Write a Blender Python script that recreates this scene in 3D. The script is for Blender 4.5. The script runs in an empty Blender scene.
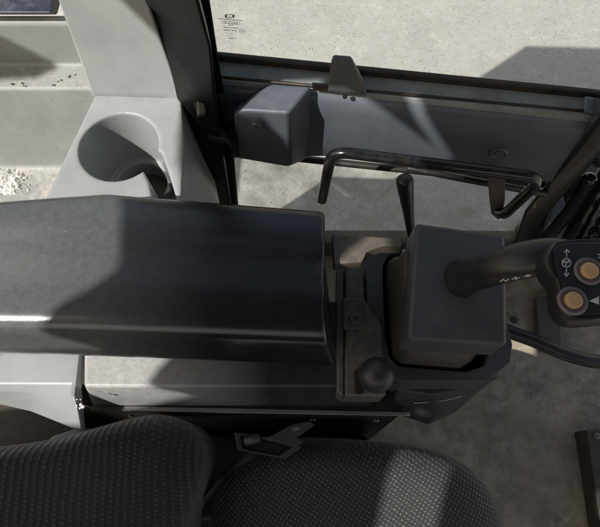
import bpy, bmesh, math, random
from mathutils import Vector, Matrix, geometry
random.seed(7)
sc = bpy.context.scene
col = sc.collection

# ------------------------------------------------------------------ camera model (measurements are read off the photo)
F, CX, CY, H = 520.0, 300.0, 263.5, 1.13
dn = Vector((310-CX, -(470-CY), -F)).normalized()
Zc = -dn
Xc = Vector((1, -.06, 0)); Xc = (Xc - Xc.dot(Zc)*Zc).normalized()
Yc = Zc.cross(Xc)
R3 = Matrix((Xc, Yc, Zc))                       # camera coords -> world coords
CAM = Vector((0, 0, H))
def ray(px, py): return R3 @ Vector((px-CX, -(py-CY), -F))
def P(px, py, z):
    w = ray(px, py); return CAM + w*((z-H)/w.z)
# door plane, slightly yawed
O0 = P(218, 78, .60); O1 = P(585, 112, .60)
E1 = (O1-O0); E1.z = 0; E1.normalize()
NR = Vector((-E1.y, E1.x, 0))                   # outward normal of the door
def D(px, py, off=0.0):
    w = ray(px, py); return CAM + w*((O0 + NR*off - CAM).dot(NR)/w.dot(NR))
def dz(v): return Vector((0, 0, v))

# ------------------------------------------------------------------ materials
def nd(nt, t, **kw):
    n = nt.nodes.new(t)
    for k, v in kw.items(): setattr(n, k, v)
    return n
def ramp(nt, fac, stops):
    r = nd(nt, 'ShaderNodeValToRGB'); els = r.color_ramp.elements
    while len(els) > 1: els.remove(els[-1])
    els[0].position = stops[0][0]; els[0].color = (*([stops[0][1]]*3), 1)
    for p, v in stops[1:]:
        e = els.new(p); e.color = (v, v, v, 1)
    nt.links.new(fac, r.inputs[0]); return r.outputs[0]
def mixc(nt, fac, a, b):
    m = nd(nt, 'ShaderNodeMix', data_type='RGBA')
    L = nt.links
    if isinstance(fac, float): m.inputs[0].default_value = fac
    else: L.new(fac, m.inputs[0])
    for i, v in ((6, a), (7, b)):
        if isinstance(v, tuple): m.inputs[i].default_value = (*v, 1)
        else: L.new(v, m.inputs[i])
    return m.outputs[2]
def noise(nt, vec, scale, detail=4, rough=.6, sc3=None):
    if sc3:
        mp = nd(nt, 'ShaderNodeMapping'); mp.inputs['Scale'].default_value = sc3
        if len(sc3) and sc3: pass
        nt.links.new(vec, mp.inputs[0]); vec = mp.outputs[0]
    n = nd(nt, 'ShaderNodeTexNoise'); n.inputs['Scale'].default_value = scale
    n.inputs['Detail'].default_value = detail; n.inputs['Roughness'].default_value = rough
    nt.links.new(vec, n.inputs['Vector']); return n.outputs['Fac']
def math_(nt, op, a, b=None, c=None):
    m = nd(nt, 'ShaderNodeMath', operation=op)
    for i, v in enumerate((a, b, c)):
        if v is None: continue
        if isinstance(v, (int, float)): m.inputs[i].default_value = v
        else: nt.links.new(v, m.inputs[i])
    return m.outputs[0]
MATS = {}
def mat(name, base, alt=None, rough=.5, spec=.5, metal=0., dust=None, dust_amt=0., scr=0., scr_col=(.5, .5, .5), upw=1., sunlit_end=None, sunlit_end_col=(.125, .125, .12),
        grain=0., gscale=900, blotch=14, rvar=.12, speck=0., speck_col=(.3, .3, .3), rot=0.5, coat=0.):
    m = bpy.data.materials.new(name); m.use_nodes = True; nt = m.node_tree; L = nt.links
    b = nt.nodes['Principled BSDF']
    g = nd(nt, 'ShaderNodeNewGeometry'); pos = g.outputs['Position']
    alt = alt or tuple(c*.75 for c in base)
    n1 = noise(nt, pos, blotch, 6, .65)
    c = mixc(nt, ramp(nt, n1, [(.35, 0), (.65, 1)]), base, alt)
    n2 = noise(nt, pos, blotch*5, 5, .7)
    if dust:
        f = math_(nt, 'MULTIPLY', ramp(nt, n2, [(.42, 0), (.72, 1)]), ramp(nt, noise(nt, pos, blotch*.6, 3), [(.38, .1), (.62, 1)]))
        up = nd(nt, 'ShaderNodeSeparateXYZ'); L.new(g.outputs['Normal'], up.inputs[0])
        f = math_(nt, 'MULTIPLY', f, math_(nt, 'ADD', math_(nt, 'MULTIPLY', math_(nt, 'POWER', math_(nt, 'MAXIMUM', up.outputs[2], 0.), upw), .6+(upw-1)*.3), .4 if upw == 1 else .05))
        f = math_(nt, 'MULTIPLY', f, dust_amt)
        c = mixc(nt, f, c, dust)
    if sunlit_end:     # sunlight painted in: left end lighter, scratches kept there, other end dark
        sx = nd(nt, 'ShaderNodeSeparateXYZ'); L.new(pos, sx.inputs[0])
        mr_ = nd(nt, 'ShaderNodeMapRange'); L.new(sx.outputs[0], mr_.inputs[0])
        mr_.inputs[1].default_value = sunlit_end[0]; mr_.inputs[2].default_value = sunlit_end[1]; mr_.inputs[3].default_value = 1; mr_.inputs[4].default_value = sunlit_end[2]
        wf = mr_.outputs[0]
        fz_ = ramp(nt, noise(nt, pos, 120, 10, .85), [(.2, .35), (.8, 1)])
        c = mixc(nt, math_(nt, 'MULTIPLY', math_(nt, 'MULTIPLY', wf, fz_), .75), c, sunlit_end_col)
    if scr:
        mr = nd(nt, 'ShaderNodeMapping'); mr.inputs['Rotation'].default_value = (0, 0, rot); L.new(pos, mr.inputs[0])
        s = noise(nt, mr.outputs[0], 1., 3, .8, (60, 900, 300))
        s = ramp(nt, s, [(.66, 0), (.74, 1)])
        s = math_(nt, 'MULTIPLY', s, ramp(nt, noise(nt, pos, 22, 3), [(.45, 0), (.62, 1)]))
        if sunlit_end: s = math_(nt, 'MULTIPLY', s, wf)
        c = mixc(nt, math_(nt, 'MULTIPLY', s, scr), c, scr_col)
    if speck:
        s = ramp(nt, noise(nt, pos, 260, 2, .5), [(.68, 0), (.75, 1)])
        s = math_(nt, 'MULTIPLY', s, ramp(nt, noise(nt, pos, 19, 2), [(.45, 0), (.6, 1)]))
        c = mixc(nt, math_(nt, 'MULTIPLY', s, speck), c, speck_col)
    L.new(c, b.inputs['Base Color'])
    rr = math_(nt, 'ADD', math_(nt, 'MULTIPLY', n2, rvar*2), rough-rvar)
    L.new(rr, b.inputs['Roughness'])
    b.inputs['Metallic'].default_value = metal; b.inputs['Specular IOR Level'].default_value = spec
    b.inputs['Coat Weight'].default_value = coat
    bp = nd(nt, 'ShaderNodeBump'); bp.inputs['Distance'].default_value = .0006; bp.inputs['Strength'].default_value = max(grain, .12)
    hg = math_(nt, 'ADD', noise(nt, pos, gscale, 2), math_(nt, 'MULTIPLY', n1, 1.5))
    L.new(hg, bp.inputs['Height']); L.new(bp.outputs[0], b.inputs['Normal'])
    MATS[name] = m; return m
M_grey = mat('grey_plastic', (.355, .38, .375), (.29, .31, .308), rough=.4, dust=(.42, .42, .4), dust_amt=.45, scr=.5, scr_col=(.55, .56, .55), grain=.12, speck=.35, speck_col=(.16, .14, .11), blotch=11)
M_greydirty = mat('grey_plastic_dirty', (.32, .34, .33), (.265, .28, .275), rough=.55, dust=(.56, .51, .43), dust_amt=1., upw=3., speck=.95, speck_col=(.1, .07, .045), blotch=20, grain=.3)
M_black = mat('black_plastic', (.012, .013, .017), (.02, .021, .025), rough=.36, spec=.5, dust=(.09, .085, .08), dust_amt=.35, grain=.1)
M_arm = mat('armrest_skin', (.004, .0042, .006), (.0065, .0068, .009), rough=.22, spec=.7, dust=(.05, .05, .05), dust_amt=.15, sunlit_end=(-.215, -.10, .03), sunlit_end_col=(.17, .18, .178), scr=1., scr_col=(.45, .45, .45), grain=.1, blotch=5, rvar=.08)  # left end tinted lighter to look sunlit, with real scratches over it
M_cons = mat('console_plastic', (.02, .0215, .027), (.032, .033, .036), rough=.4, dust=(.11, .105, .095), dust_amt=.45, grain=.25, gscale=500, sunlit_end=(-.2, -.05, 0.), sunlit_end_col=(.75, .76, .74))  # left end lightened to look sunlit
M_box = mat('box_plastic', (.05, .054, .062), (.064, .068, .074), rough=.42, spec=.5, dust=(.13, .125, .115), dust_amt=.45, grain=.5, gscale=1100)
M_boot = mat('boot_rubber', (.05, .046, .04), (.08, .072, .06), rough=.62, dust=(.2, .17, .13), dust_amt=.7, speck=.4, speck_col=(.25, .1, .07), grain=.3)
M_brk = mat('bracket_paint', (.075, .068, .058), (.12, .105, .088), rough=.5, dust=(.26, .21, .16), dust_amt=.6, grain=.2)
M_door = mat('door_panel_plastic', (.092, .107, .132), (.115, .13, .152), rough=.38, dust=(.24, .24, .24), dust_amt=.35, scr=.4, scr_col=(.35, .36, .38), grain=.15)
M_gloss = mat('gloss_black_paint', (.008, .008, .009), (.014, .013, .013), rough=.2, spec=.6, dust=(.1, .09, .075), dust_amt=.35, rvar=.1, coat=.3)
M_post = mat('black_post', (.004, .004, .0045), (.008, .008, .008), rough=.42, spec=.2, dust=(.04, .038, .035), dust_amt=.2)
M_dark = mat('dark_metal', (.014, .013, .012), (.025, .022, .02), rough=.4, dust=(.12, .1, .08), dust_amt=.5)
M_ledge = mat('dusty_seal', (.21, .225, .22), (.32, .34, .33), rough=.75, dust=(.3, .28, .24), dust_amt=.6, blotch=22, speck=.8, speck_col=(.04, .035, .03), grain=.5)
M_latch = mat('latch_plastic', (.075, .078, .08), (.1, .1, .1), rough=.55, grain=.3, dust=(.22, .21, .19), dust_amt=.3)
M_gask = mat('gasket_rubber', (.014, .012, .011), (.05, .035, .022), rough=.5, blotch=30)
M_floor = mat('floor_mat', (.37, .31, .235), (.17, .145, .11), rough=.45, dust=(.6, .55, .46), dust_amt=.8, speck=.4, speck_col=(.3, .27, .23), blotch=9, grain=.4, scr=.5, scr_col=(.35, .33, .3))
M_tan = mat('worn_edge', (.3, .25, .18), rough=.6)
M_steel = mat('scuffed_steel', (.2, .2, .2), (.3, .3, .29), rough=.38, metal=.6, dust=(.3, .25, .2), dust_amt=.5)
M_buckle = mat('lever_plastic', (.04, .042, .046), (.06, .062, .066), rough=.35, grain=.15)
M_belt = mat('belt_web', (.05, .055, .05), (.065, .068, .062), rough=.8, grain=.6)
M_rod = mat('rod_plastic', (.012, .0125, .014), (.02, .0205, .022), rough=.36, grain=.15)
M_btnring = mat('button_surround', (.2, .165, .19), rough=.4)
M_btn = mat('button_cap', (.58, .36, .17), (.5, .31, .15), rough=.45, spec=.5)
M_white = mat('white_print', (.62, .62, .62), rough=.6)
M_debris = mat('white_debris', (.8, .79, .76), (.66, .63, .58), rough=.9, blotch=90)
M_crumb = mat('brown_crumbs', (.12, .08, .05), rough=.9)
M_print = mat('glass_print', (.03, .03, .035), rough=.6)
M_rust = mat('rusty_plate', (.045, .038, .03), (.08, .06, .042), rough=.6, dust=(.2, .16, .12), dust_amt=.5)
M_roof_mask = mat('roof_sun_mask_grey', (.1, .1, .1), rough=.8)
M_unseen_shell = mat('unseen_shell_dark', (.04, .04, .04), rough=.5)

def fabric(name, kind):
    m = bpy.data.materials.new(name); m.use_nodes = True; nt = m.node_tree; L = nt.links
    b = nt.nodes['Principled BSDF']; b.inputs['Roughness'].default_value = .85; b.inputs['Specular IOR Level'].default_value = .25
    b.inputs['Sheen Weight'].default_value = .35; b.inputs['Sheen Roughness'].default_value = .5
    uv = nd(nt, 'ShaderNodeUVMap'); sep = nd(nt, 'ShaderNodeSeparateXYZ')
    wob = nd(nt, 'ShaderNodeTexNoise'); wob.inputs['Scale'].default_value = 25
    L.new(uv.outputs[0], wob.inputs['Vector'])
    va = nd(nt, 'ShaderNodeVectorMath', operation='SCALE'); L.new(wob.outputs['Color'], va.inputs[0]); va.inputs['Scale'].default_value = .006
    vb = nd(nt, 'ShaderNodeVectorMath', operation='ADD'); L.new(uv.outputs[0], vb.inputs[0]); L.new(va.outputs[0], vb.inputs[1])
    L.new(vb.outputs[0], sep.inputs[0]); x, y = sep.outputs[0], sep.outputs[1]
    def wave(v, per, ph=0.): return math_(nt, 'ADD', math_(nt, 'MULTIPLY', math_(nt, 'SINE', math_(nt, 'ADD', math_(nt, 'MULTIPLY', v, 2*math.pi/per), ph)), .5), .5)
    if kind == 'grid':
        # staggered square lattice of light knots
        wx = wave(math_(nt, 'ADD', x, y), .0066); wy = wave(math_(nt, 'SUBTRACT', x, y), .0066)
        h = math_(nt, 'MULTIPLY', wx, wy); f = math_(nt, 'MULTIPLY', ramp(nt, h, [(.2, 0), (.95, 1)]), ramp(nt, noise(nt, uv.outputs[0], 260, 4, .7), [(.38, .1), (.62, 1)]))
        dark, light = (.036, .036, .038), (.27, .27, .265)
    else:
        rib = wave(x, .0072); dots = wave(math_(nt, 'ADD', y, math_(nt, 'MULTIPLY', x, .6)), .0048)
        pair = math_(nt, 'POWER', rib, 1.6)
        h = math_(nt, 'ADD', math_(nt, 'MULTIPLY', pair, .65), math_(nt, 'MULTIPLY', math_(nt, 'MULTIPLY', pair, dots), .5))
        f = math_(nt, 'MULTIPLY', ramp(nt, math_(nt, 'MULTIPLY', pair, dots), [(.55, 0), (.95, 1)]), ramp(nt, noise(nt, uv.outputs[0], 160, 3), [(.4, .25), (.6, 1)]))
        dark, light = (.024, .023, .022), (.14, .137, .13)
    fuzz = noise(nt, uv.outputs[0], 900, 3)
    c = mixc(nt, f, dark, light)
    c = mixc(nt, ramp(nt, noise(nt, uv.outputs[0], 9, 4), [(.4, 0), (.7, .35)]), c, (.07, .065, .06))
    c = mixc(nt, ramp(nt, fuzz, [(.45, 0), (.8, .5)]), c, (.012, .012, .013))
    c = mixc(nt, math_(nt, 'MULTIPLY', ramp(nt, noise(nt, uv.outputs[0], 420, 3, .6), [(.66, 0), (.74, 1)]), .5), c, (.3, .29, .27))
    L.new(c, b.inputs['Base Color'])
    bp = nd(nt, 'ShaderNodeBump'); bp.inputs['Distance'].default_value = .0012; bp.inputs['Strength'].default_value = .9
    L.new(math_(nt, 'ADD', h, math_(nt, 'MULTIPLY', fuzz, .5)), bp.inputs['Height']); L.new(bp.outputs[0], b.inputs['Normal'])
    return m
M_fgrid = fabric('seat_fabric_grid', 'grid'); M_frib = fabric('seat_fabric_rib', 'rib')

def glass_mat(nm='window_glass', st=((.45, .01), (.75, .10)), sc3=(14, 14, 14)):
    m = bpy.data.materials.new(nm); m.use_nodes = True; nt = m.node_tree; nt.nodes.clear(); L = nt.links
    o = nd(nt, 'ShaderNodeOutputMaterial'); t = nd(nt, 'ShaderNodeBsdfTransparent'); t.inputs[0].default_value = (.93, .95, .94, 1)
    g = nd(nt, 'ShaderNodeBsdfGlossy'); g.inputs['Roughness'].default_value = .02
    d = nd(nt, 'ShaderNodeBsdfDiffuse'); d.inputs[0].default_value = (.6, .57, .5, 1)
    lw = nd(nt, 'ShaderNodeLayerWeight'); lw.inputs[0].default_value = .5
    frv = math_(nt, 'ADD', math_(nt, 'MULTIPLY', math_(nt, 'POWER', lw.outputs['Facing'], 4.), .5), .03)
    m1 = nd(nt, 'ShaderNodeMixShader'); L.new(frv, m1.inputs[0]); L.new(t.outputs[0], m1.inputs[1]); L.new(g.outputs[0], m1.inputs[2])
    ge = nd(nt, 'ShaderNodeNewGeometry')
    f = ramp(nt, noise(nt, ge.outputs['Position'], 1, 7, .72, sc3), list(st))
    m2 = nd(nt, 'ShaderNodeMixShader'); L.new(f, m2.inputs[0]); L.new(m1.outputs[0], m2.inputs[1]); L.new(d.outputs[0], m2.inputs[2])
    L.new(m2.outputs[0], o.inputs[0]); return m
M_glass = glass_mat(); M_glass2 = glass_mat('dirty_glass', ((.38, .04), (.6, .3), (.72, .62)), (16, 16, 9))

def ground_mat():
    m = bpy.data.materials.new('concrete_yard'); m.use_nodes = True; nt = m.node_tree; L = nt.links
    b = nt.nodes['Principled BSDF']; b.inputs['Roughness'].default_value = .9; b.inputs['Specular IOR Level'].default_value = .2
    g = nd(nt, 'ShaderNodeNewGeometry'); pos = g.outputs['Position']
    c = mixc(nt, ramp(nt, noise(nt, pos, 1.6, 7, .65), [(.35, 0), (.68, 1)]), (.52, .50, .465), (.46, .44, .41))
    c = mixc(nt, ramp(nt, noise(nt, pos, 26, 5, .75), [(.4, 0), (.72, .7)]), c, (.4, .375, .33))
    c = mixc(nt, ramp(nt, noise(nt, pos, 9, 6, .7), [(.56, 0), (.7, .6)]), c, (.66, .63, .57))
    v = nd(nt, 'ShaderNodeTexVoronoi'); v.inputs['Scale'].default_value = 55; L.new(pos, v.inputs['Vector'])
    sp = math_(nt, 'LESS_THAN', v.outputs['Distance'], .22)
    sel = nd(nt, 'ShaderNodeSeparateColor'); L.new(v.outputs['Color'], sel.inputs[0])
    sp = math_(nt, 'MULTIPLY', sp, math_(nt, 'GREATER_THAN', sel.outputs[0], .72))
    c = mixc(nt, math_(nt, 'MULTIPLY', sp, .6), c, (.11, .095, .08))
    v2 = nd(nt, 'ShaderNodeTexVoronoi'); v2.inputs['Scale'].default_value = 90; L.new(pos, v2.inputs['Vector'])
    sel2 = nd(nt, 'ShaderNodeSeparateColor'); L.new(v2.outputs['Color'], sel2.inputs[0])
    sp2 = math_(nt, 'MULTIPLY', math_(nt, 'LESS_THAN', v2.outputs['Distance'], .25), math_(nt, 'GREATER_THAN', sel2.outputs[1], .7))
    c = mixc(nt, math_(nt, 'MULTIPLY', sp2, .6), c, (.17, .15, .125))
    L.new(c, b.inputs['Base Color'])
    bp = nd(nt, 'ShaderNodeBump'); bp.inputs['Distance'].default_value = .006; bp.inputs['Strength'].default_value = .6
    L.new(noise(nt, pos, 60, 6, .8), bp.inputs['Height']); L.new(bp.outputs[0], b.inputs['Normal'])
    return m
M_ground = ground_mat()

# ------------------------------------------------------------------ object helpers
def link(name, verts, faces, m, parent=None, bevel=0., segs=3, smooth=True, ang=30, subd=0, origin=None, uvs=None):
    if parent is not None: org = Vector((0, 0, 0)); base = parent['_o'] if '_o' in parent else (0, 0, 0); base = Vector(base)
    else:
        if origin is None:
            n = len(verts); origin = Vector((sum(v[0] for v in verts)/n, sum(v[1] for v in verts)/n, min(v[2] for v in verts)))
        base = Vector(origin)
    me = bpy.data.meshes.new(name)
    me.from_pydata([tuple(Vector(v)-base) for v in verts], [], faces)
    if uvs:
        lay = me.uv_layers.new(name='UVMap')
        for lp in me.loops: lay.data[lp.index].uv = uvs[lp.vertex_index]
    bm = bmesh.new(); bm.from_mesh(me); bmesh.ops.recalc_face_normals(bm, faces=bm.faces); bm.to_mesh(me); bm.free()
    if smooth:
        for p in me.polygons: p.use_smooth = True
    me.materials.append(m)
    o = bpy.data.objects.new(name, me); col.objects.link(o)
    if parent is not None:
        o.parent = parent; o['_o'] = tuple(base)
    else:
        o.location = base; o['_o'] = tuple(base)
    if bevel:
        b = o.modifiers.new('Bevel', 'BEVEL'); b.width = bevel; b.segments = segs; b.limit_method = 'ANGLE'; b.angle_limit = math.radians(ang); b.harden_normals = True
        b.use_clamp_overlap = True
    if subd:
        s = o.modifiers.new('Subdivision', 'SUBSURF'); s.levels = subd; s.render_levels = subd
    if smooth and not bevel and not subd:
        me.set_sharp_from_angle(angle=math.radians(45))
    return o
def thing(name, label, cat, loc, group=None):
    o = bpy.data.objects.new(name, None); col.objects.link(o); o.location = loc; o['_o'] = tuple(loc)
    o.empty_display_size = .02
    o['label'] = label; o['category'] = cat
    if group: o['group'] = group
    return o
def tag(o, label, cat, group=None):
    o['label'] = label; o['category'] = cat
    if group: o['group'] = group
    return o
def struct(o): o['kind'] = 'structure'; return o
def loft(name, rings, m, parent=None, caps=True, closed=True, **kw):
    n = len(rings[0]); V = [p for r in rings for p in r]; Fc = []
    for i in range(len(rings)-1):
        for j in range(n if closed else n-1):
            a, b = i*n+j, i*n+(j+1) % n
            Fc.append((a, b, b+n, a+n))
    if caps:
        Fc.append(tuple(range(n))[::-1]); Fc.append(tuple(range((len(rings)-1)*n, len(rings)*n)))
    return link(name, V, Fc, m, parent, **kw)
def prism(name, pts, zt, zb, m, parent=None, flare=1.0, **kw):
    top = [P(x, y, zt) for x, y in pts]; c = sum(top, Vector())/len(top)
    bot = [Vector((c.x+(p.x-c.x)*flare, c.y+(p.y-c.y)*flare, zb)) for p in top]
    return loft(name, [bot, top], m, parent, **kw)
def dprism(name, pts, off, th, m, parent=None, **kw):
    fr = [D(x, y, off) for x, y in pts]; bk = [p + NR*th for p in fr]
    return loft(name, [fr, bk], m, parent, **kw)
def crom(pts, n=8):
    out = []; P_ = [pts[0]*2-pts[1]] + list(pts) + [pts[-1]*2-pts[-2]]
    for i in range(1, len(P_)-2):
        for k in range(n):
            t = k/n; a, b, c, d = P_[i-1:i+3]
            out.append(.5*((2*b)+(c-a)*t+(2*a-5*b+4*c-d)*t*t+(3*b-a-3*c+d)*t**3))
    out.append(pts[-1]); return out
def fillet(pts, r, n=6):
    out = [pts[0]]
    for a, b, c in zip(pts, pts[1:], pts[2:]):
        u = (a-b); v = (c-b); q = min(r, u.length*.45, v.length*.45)
        s, e = b+u.normalized()*q, b+v.normalized()*q
        for k in range(n+1):
            t = k/n; out.append(s*(1-t)**2 + b*2*t*(1-t) + e*t*t)
    out.append(pts[-1]); return out
def tube(name, path, rad, m, parent=None, seg=16, flat=(1, 1), up=None, **kw):
    n = len(path); rr = rad if isinstance(rad, list) else [rad]*n
    if len(rr) != n: rr = [rr[min(len(rr)-1, 0)]]*n if len(rr) == 1 else [rr[0]+(0) if False else _lin(rr, i/(n-1)) for i in range(n)]
    rings = []; N = None
    for i in range(n):
        t = (path[min(i+1, n-1)]-path[max(i-1, 0)]).normalized()
        if N is None:
            N = Vector(up) if up else (Vector((0, 0, 1)) if abs(t.z) < .9 else Vector((1, 0, 0)))
        N = (N - N.dot(t)*t).normalized(); B = t.cross(N)
        rings.append([path[i] + (N*math.cos(a)*flat[0] + B*math.sin(a)*flat[1])*rr[i] for a in [2*math.pi*k/seg for k in range(seg)]])
    # rounded ends
    def end(r, c, d, q):
        return [[c + (p-c)*math.cos(a) + d*q*math.sin(a)*.5 for p in r] for a in (math.radians(35), math.radians(65), math.radians(83))]
    t0 = (path[0]-path[1]).normalized(); t1 = (path[-1]-path[-2]).normalized()
    rings = end(rings[0], path[0], t0, rr[0])[::-1] + rings + end(rings[-1], path[-1], t1, rr[-1])
    return loft(name, rings, m, parent, **kw)
def _lin(a, t):
    x = t*(len(a)-1); i = min(int(x), len(a)-2); return a[i]*(1-(x-i)) + a[i+1]*(x-i)
def lathe(name, c, axis, prof, m, parent=None, seg=32, **kw):
    axis = Vector(axis).normalized(); u = axis.orthogonal().normalized(); v = axis.cross(u)
    rings = [[c + axis*h + (u*math.cos(2*math.pi*k/seg)+v*math.sin(2*math.pi*k/seg))*max(r, 1e-4) for k in range(seg)] for r, h in prof]
    return loft(name, rings, m, parent, **kw)
def bolt(name, c, axis, r, m, parent, hexr=None):
    w = lathe(name, c, axis, [(r*1.0, -.001), (r, .0012), (r*.85, .002), (r*.72, .002), (r*.72, .0035), (r*.6, .005), (r*.3, .0052), (r*.28, .003), (.0001, .003)], m, parent, seg=24)
    return w
def pillow(name, outline, zfun, m, parent=None, rings=12, depth=.1, rot=0., flat=.5, drop=.05, uvfun=None, **kw):
    """domed upholstery: outline (world xy) with rings rising to the middle; zfun(x,y,k) gives the height"""
    c = sum((Vector(p) for p in outline), Vector((0, 0)))/len(outline); n = len(outline)
    rs = []
    for i in range(rings+1):
        k = i/rings; a = k*math.pi/2
        s = 1-(1-math.cos(a))*flat if i < rings else 0.02
        s = 1 - flat*(1-math.cos(a)); 
        rs.append((s, math.sin(a)))
    extra = [(rs[-1][0]*q, 1.0) for q in (.75, .5, .25, .03)]
    R = []
    low = [Vector((c.x+(p[0]-c.x)*1.0, c.y+(p[1]-c.y)*1.0)) for p in outline]
    R.append([Vector((p.x, p.y, zfun(p.x, p.y, 0)-depth)) for p in low])
    for s, h in rs+extra:
        R.append([Vector((c.x+(p[0]-c.x)*s, c.y+(p[1]-c.y)*s, zfun(c.x+(p[0]-c.x)*s, c.y+(p[1]-c.y)*s, h))) for p in outline])
    cr, sr = math.cos(rot), math.sin(rot)
    def U(p):
        return (p.x*cr+p.y*sr - p.z*.0, -p.x*sr+p.y*cr + p.z*.35)
    uv = [(uvfun or U)(p) for r in R for p in r]
    return loft(name, R, m, parent, uvs=uv, **kw)
def smooth2(pts, n=6):
    v = [Vector((p[0], p[1], 0)) for p in pts]; v = v[-1:] + v + v[:2]; out = []
    for i in range(1, len(v)-2):
        a, b, c, d = v[i-1:i+3]
        for k in range(n):
            t = k/n; out.append((.5*((2*b)+(c-a)*t+(2*a-5*b+4*c-d)*t*t+(3*b-a-3*c+d)*t**3)))
    return [(p.x, p.y) for p in out]
def apply_mods(o):
    dg = bpy.context.evaluated_depsgraph_get(); dg.update()
    me = bpy.data.meshes.new_from_object(o.evaluated_get(dg)); o.modifiers.clear(); o.data = me
def clump(name, pts, r, m, label, cat):
    V, Fc = [], []
    for c in pts:
        s = r*random.uniform(.5, 1.3); b = len(V)
        bm = bmesh.new(); bmesh.ops.create_icosphere(bm, subdivisions=1, radius=s)
        for v in bm.verts: v.co = Vector((v.co.x*random.uniform(.6, 1.3), v.co.y*random.uniform(.6, 1.3), v.co.z*random.uniform(.4, .9)))
        V += [v.co + c for v in bm.verts]; Fc += [tuple(b+v.index for v in f.verts) for f in bm.faces]; bm.free()
    return tag(link(name, V, Fc, m, smooth=False), label, cat)

# ------------------------------------------------------------------ setting
g = 60
struct(link('ground', [(-g, -g, -1.2), (g, -g, -1.2), (g, g, -1.2), (-g, g, -1.2)], [(0, 1, 2, 3)], M_ground, smooth=False, origin=(0, 0, -1.2)))
# cab floor, ends at the door sill
fl = [P(150, 246, 0), P(700, 250, 0), Vector((1.3, -.9, 0)), Vector((-.9, -.9, 0)), Vector((-.9, .45, 0))]
loft('cab_floor', [[p-dz(.05) for p in fl], fl], M_floor, smooth=False); struct(bpy.data.objects['cab_floor'])

# ------------------------------------------------------------------ cab door
door = thing('cab_door', 'dark cab door with large window pane, blue-grey lower panel and small lower pane', 'door', D(400, 240, .05))
# lower trim panel with a rounded top edge
top_l, top_r = (219, 79), (586, 113)
def pcol(px, py0, py1):   # section of the panel at one end: (offset, pixel height)
    a, b = D(px, py0), D(px, py1)
    return a, b
rings = []
for (xt, yt, xb, yb) in ((218, 80, 233, 161), (330, 90, 335, 159), (455, 101, 450, 172), (604, 115.5, 560, 187)):
    t, b = D(xt, yt, .012), D(xb, yb, .0)
    hh = t.z-b.z
    r = [t+NR*.03, t+NR*.004, t-NR*.006-dz(.003), D(xt, yt, 0)*0 + (t-NR*.012-dz(.012)), t-NR*.0145-dz(.028), b+dz(.012)-NR*.0, b+NR*.006, b+NR*.03]
    rings.append(r)
loft('inner_panel', rings, M_door, door)
# dusty ledge behind the panel and black gasket against the glass
zl = .588
led = [P(212, 79, zl), P(216, 57, zl), P(606, 97, zl), P(606, 118, zl)]
ledn = [p-dz(.02) for p in led]
loft('ledge', [ledn, led], M_ledge, door, bevel=.002)
gk = [P(200, 57.5, .592), P(200, 52.5, .592), P(612, 93.5, .592), P(612, 98.5, .592)]
loft('gasket', [[p-dz(.03) for p in gk], [p+dz(.006) for p in gk]], M_gask, door, bevel=.002)
# gasket line between ledge and panel
s0, s1 = P(219, 77, .594), P(583, 111, .594)
tube('seal_bead', [s0, s1], .0022, M_gask, door, seg=8)
# outer skin of the door under the ledge
GO = (P(216, 54, .59)-O0).dot(NR)
wp = [D(150, -260, GO), D(720, -260, GO), D(612, 95, GO), D(200, 55, GO)]
loft('window_pane', [wp, [p+NR*.005 for p in wp]], M_glass, door, smooth=False)
lp = [D(225, 150, .03), D(560, 170, .03), D(540, 262, .03), D(225, 262, .03)]
loft('lower_pane', [lp, [p+NR*.005 for p in lp]], M_glass2, door, smooth=False)
# bottom rail of the door
br = [D(230, 243, .02), D(560, 246, .02)]
loft('bottom_rail', [[br[0]-dz(.12), br[1]-dz(.12), br[1], br[0]], [p+NR*.035 for p in (br[0]-dz(.12), br[1]-dz(.12), br[1], br[0])]], M_boot, door, bevel=.004)
# marking printed on the pane, bars of unreadable mirrored small print under an oval logo
GP = GO-.0012
def pbar(V, Fc, x0, x1, y, h):
    b = len(V); sl = .085
    for (x, yy) in ((x0, y-h/2), (x1, y-h/2+(x1-x0)*sl), (x1, y+h/2+(x1-x0)*sl), (x0, y+h/2)): V.append(D(x, yy, GP))
    Fc.append((b, b+1, b+2, b+3))
V, Fc = [], []
rows = [(18.7, 218, 243), (21.2, 222, 239.5), (22.9, 222, 240), (25, 229, 233), (27.2, 223, 239), (29.8, 223.5, 236.6), (38.3, 229, 236.5)]
for y, x0, x1 in rows:
    x = x0
    while x < x1:
        w = random.choice((.45, .55, .7, .4)); pbar(V, Fc, x, min(x+w, x1), y+(x-x0)*.085, random.choice((.75, .9, 1.0)))
        x += w + random.choice((.16, .2, .22, .7))
for x, y in ((225.5, 33), (229.5, 33.5), (230.8, 33.6), (232.4, 33.8), (226.8, 35.7), (231.6, 36.2), (236, 36.6)): pbar(V, Fc, x, x+.6, y, .7)
link('glass_marking', V, Fc, M_print, bpy.data.objects['window_pane'], smooth=False)
def ringpx(name, cx, cy, rx, ry, w, a0=0, a1=360, n=30):
    V, Fc = [], []
    for i in range(n+1):
        a = math.radians(a0+(a1-a0)*i/n)
        V += [D(cx+math.cos(a)*rx, cy+math.sin(a)*ry, GP), D(cx+math.cos(a)*(rx-w), cy+math.sin(a)*(ry-w*.8), GP)]
    for i in range(n): Fc.append((2*i, 2*i+1, 2*i+3, 2*i+2))
    return link(name, V, Fc, M_print, bpy.data.objects['window_pane'], smooth=False)
ringpx('approval_mark', 241.9, 31.2, 2.9, 2.5, .4)
V, Fc = [], []; pbar(V, Fc, 240.2, 241.6, 31, .7); pbar(V, Fc, 242.2, 243.6, 31.1, .7); link('approval_mark', V, Fc, M_print, bpy.data.objects['window_pane'], smooth=False)
ringpx('logo', 229.6, 16.2, 4.9, 2.2, .45)
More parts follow.
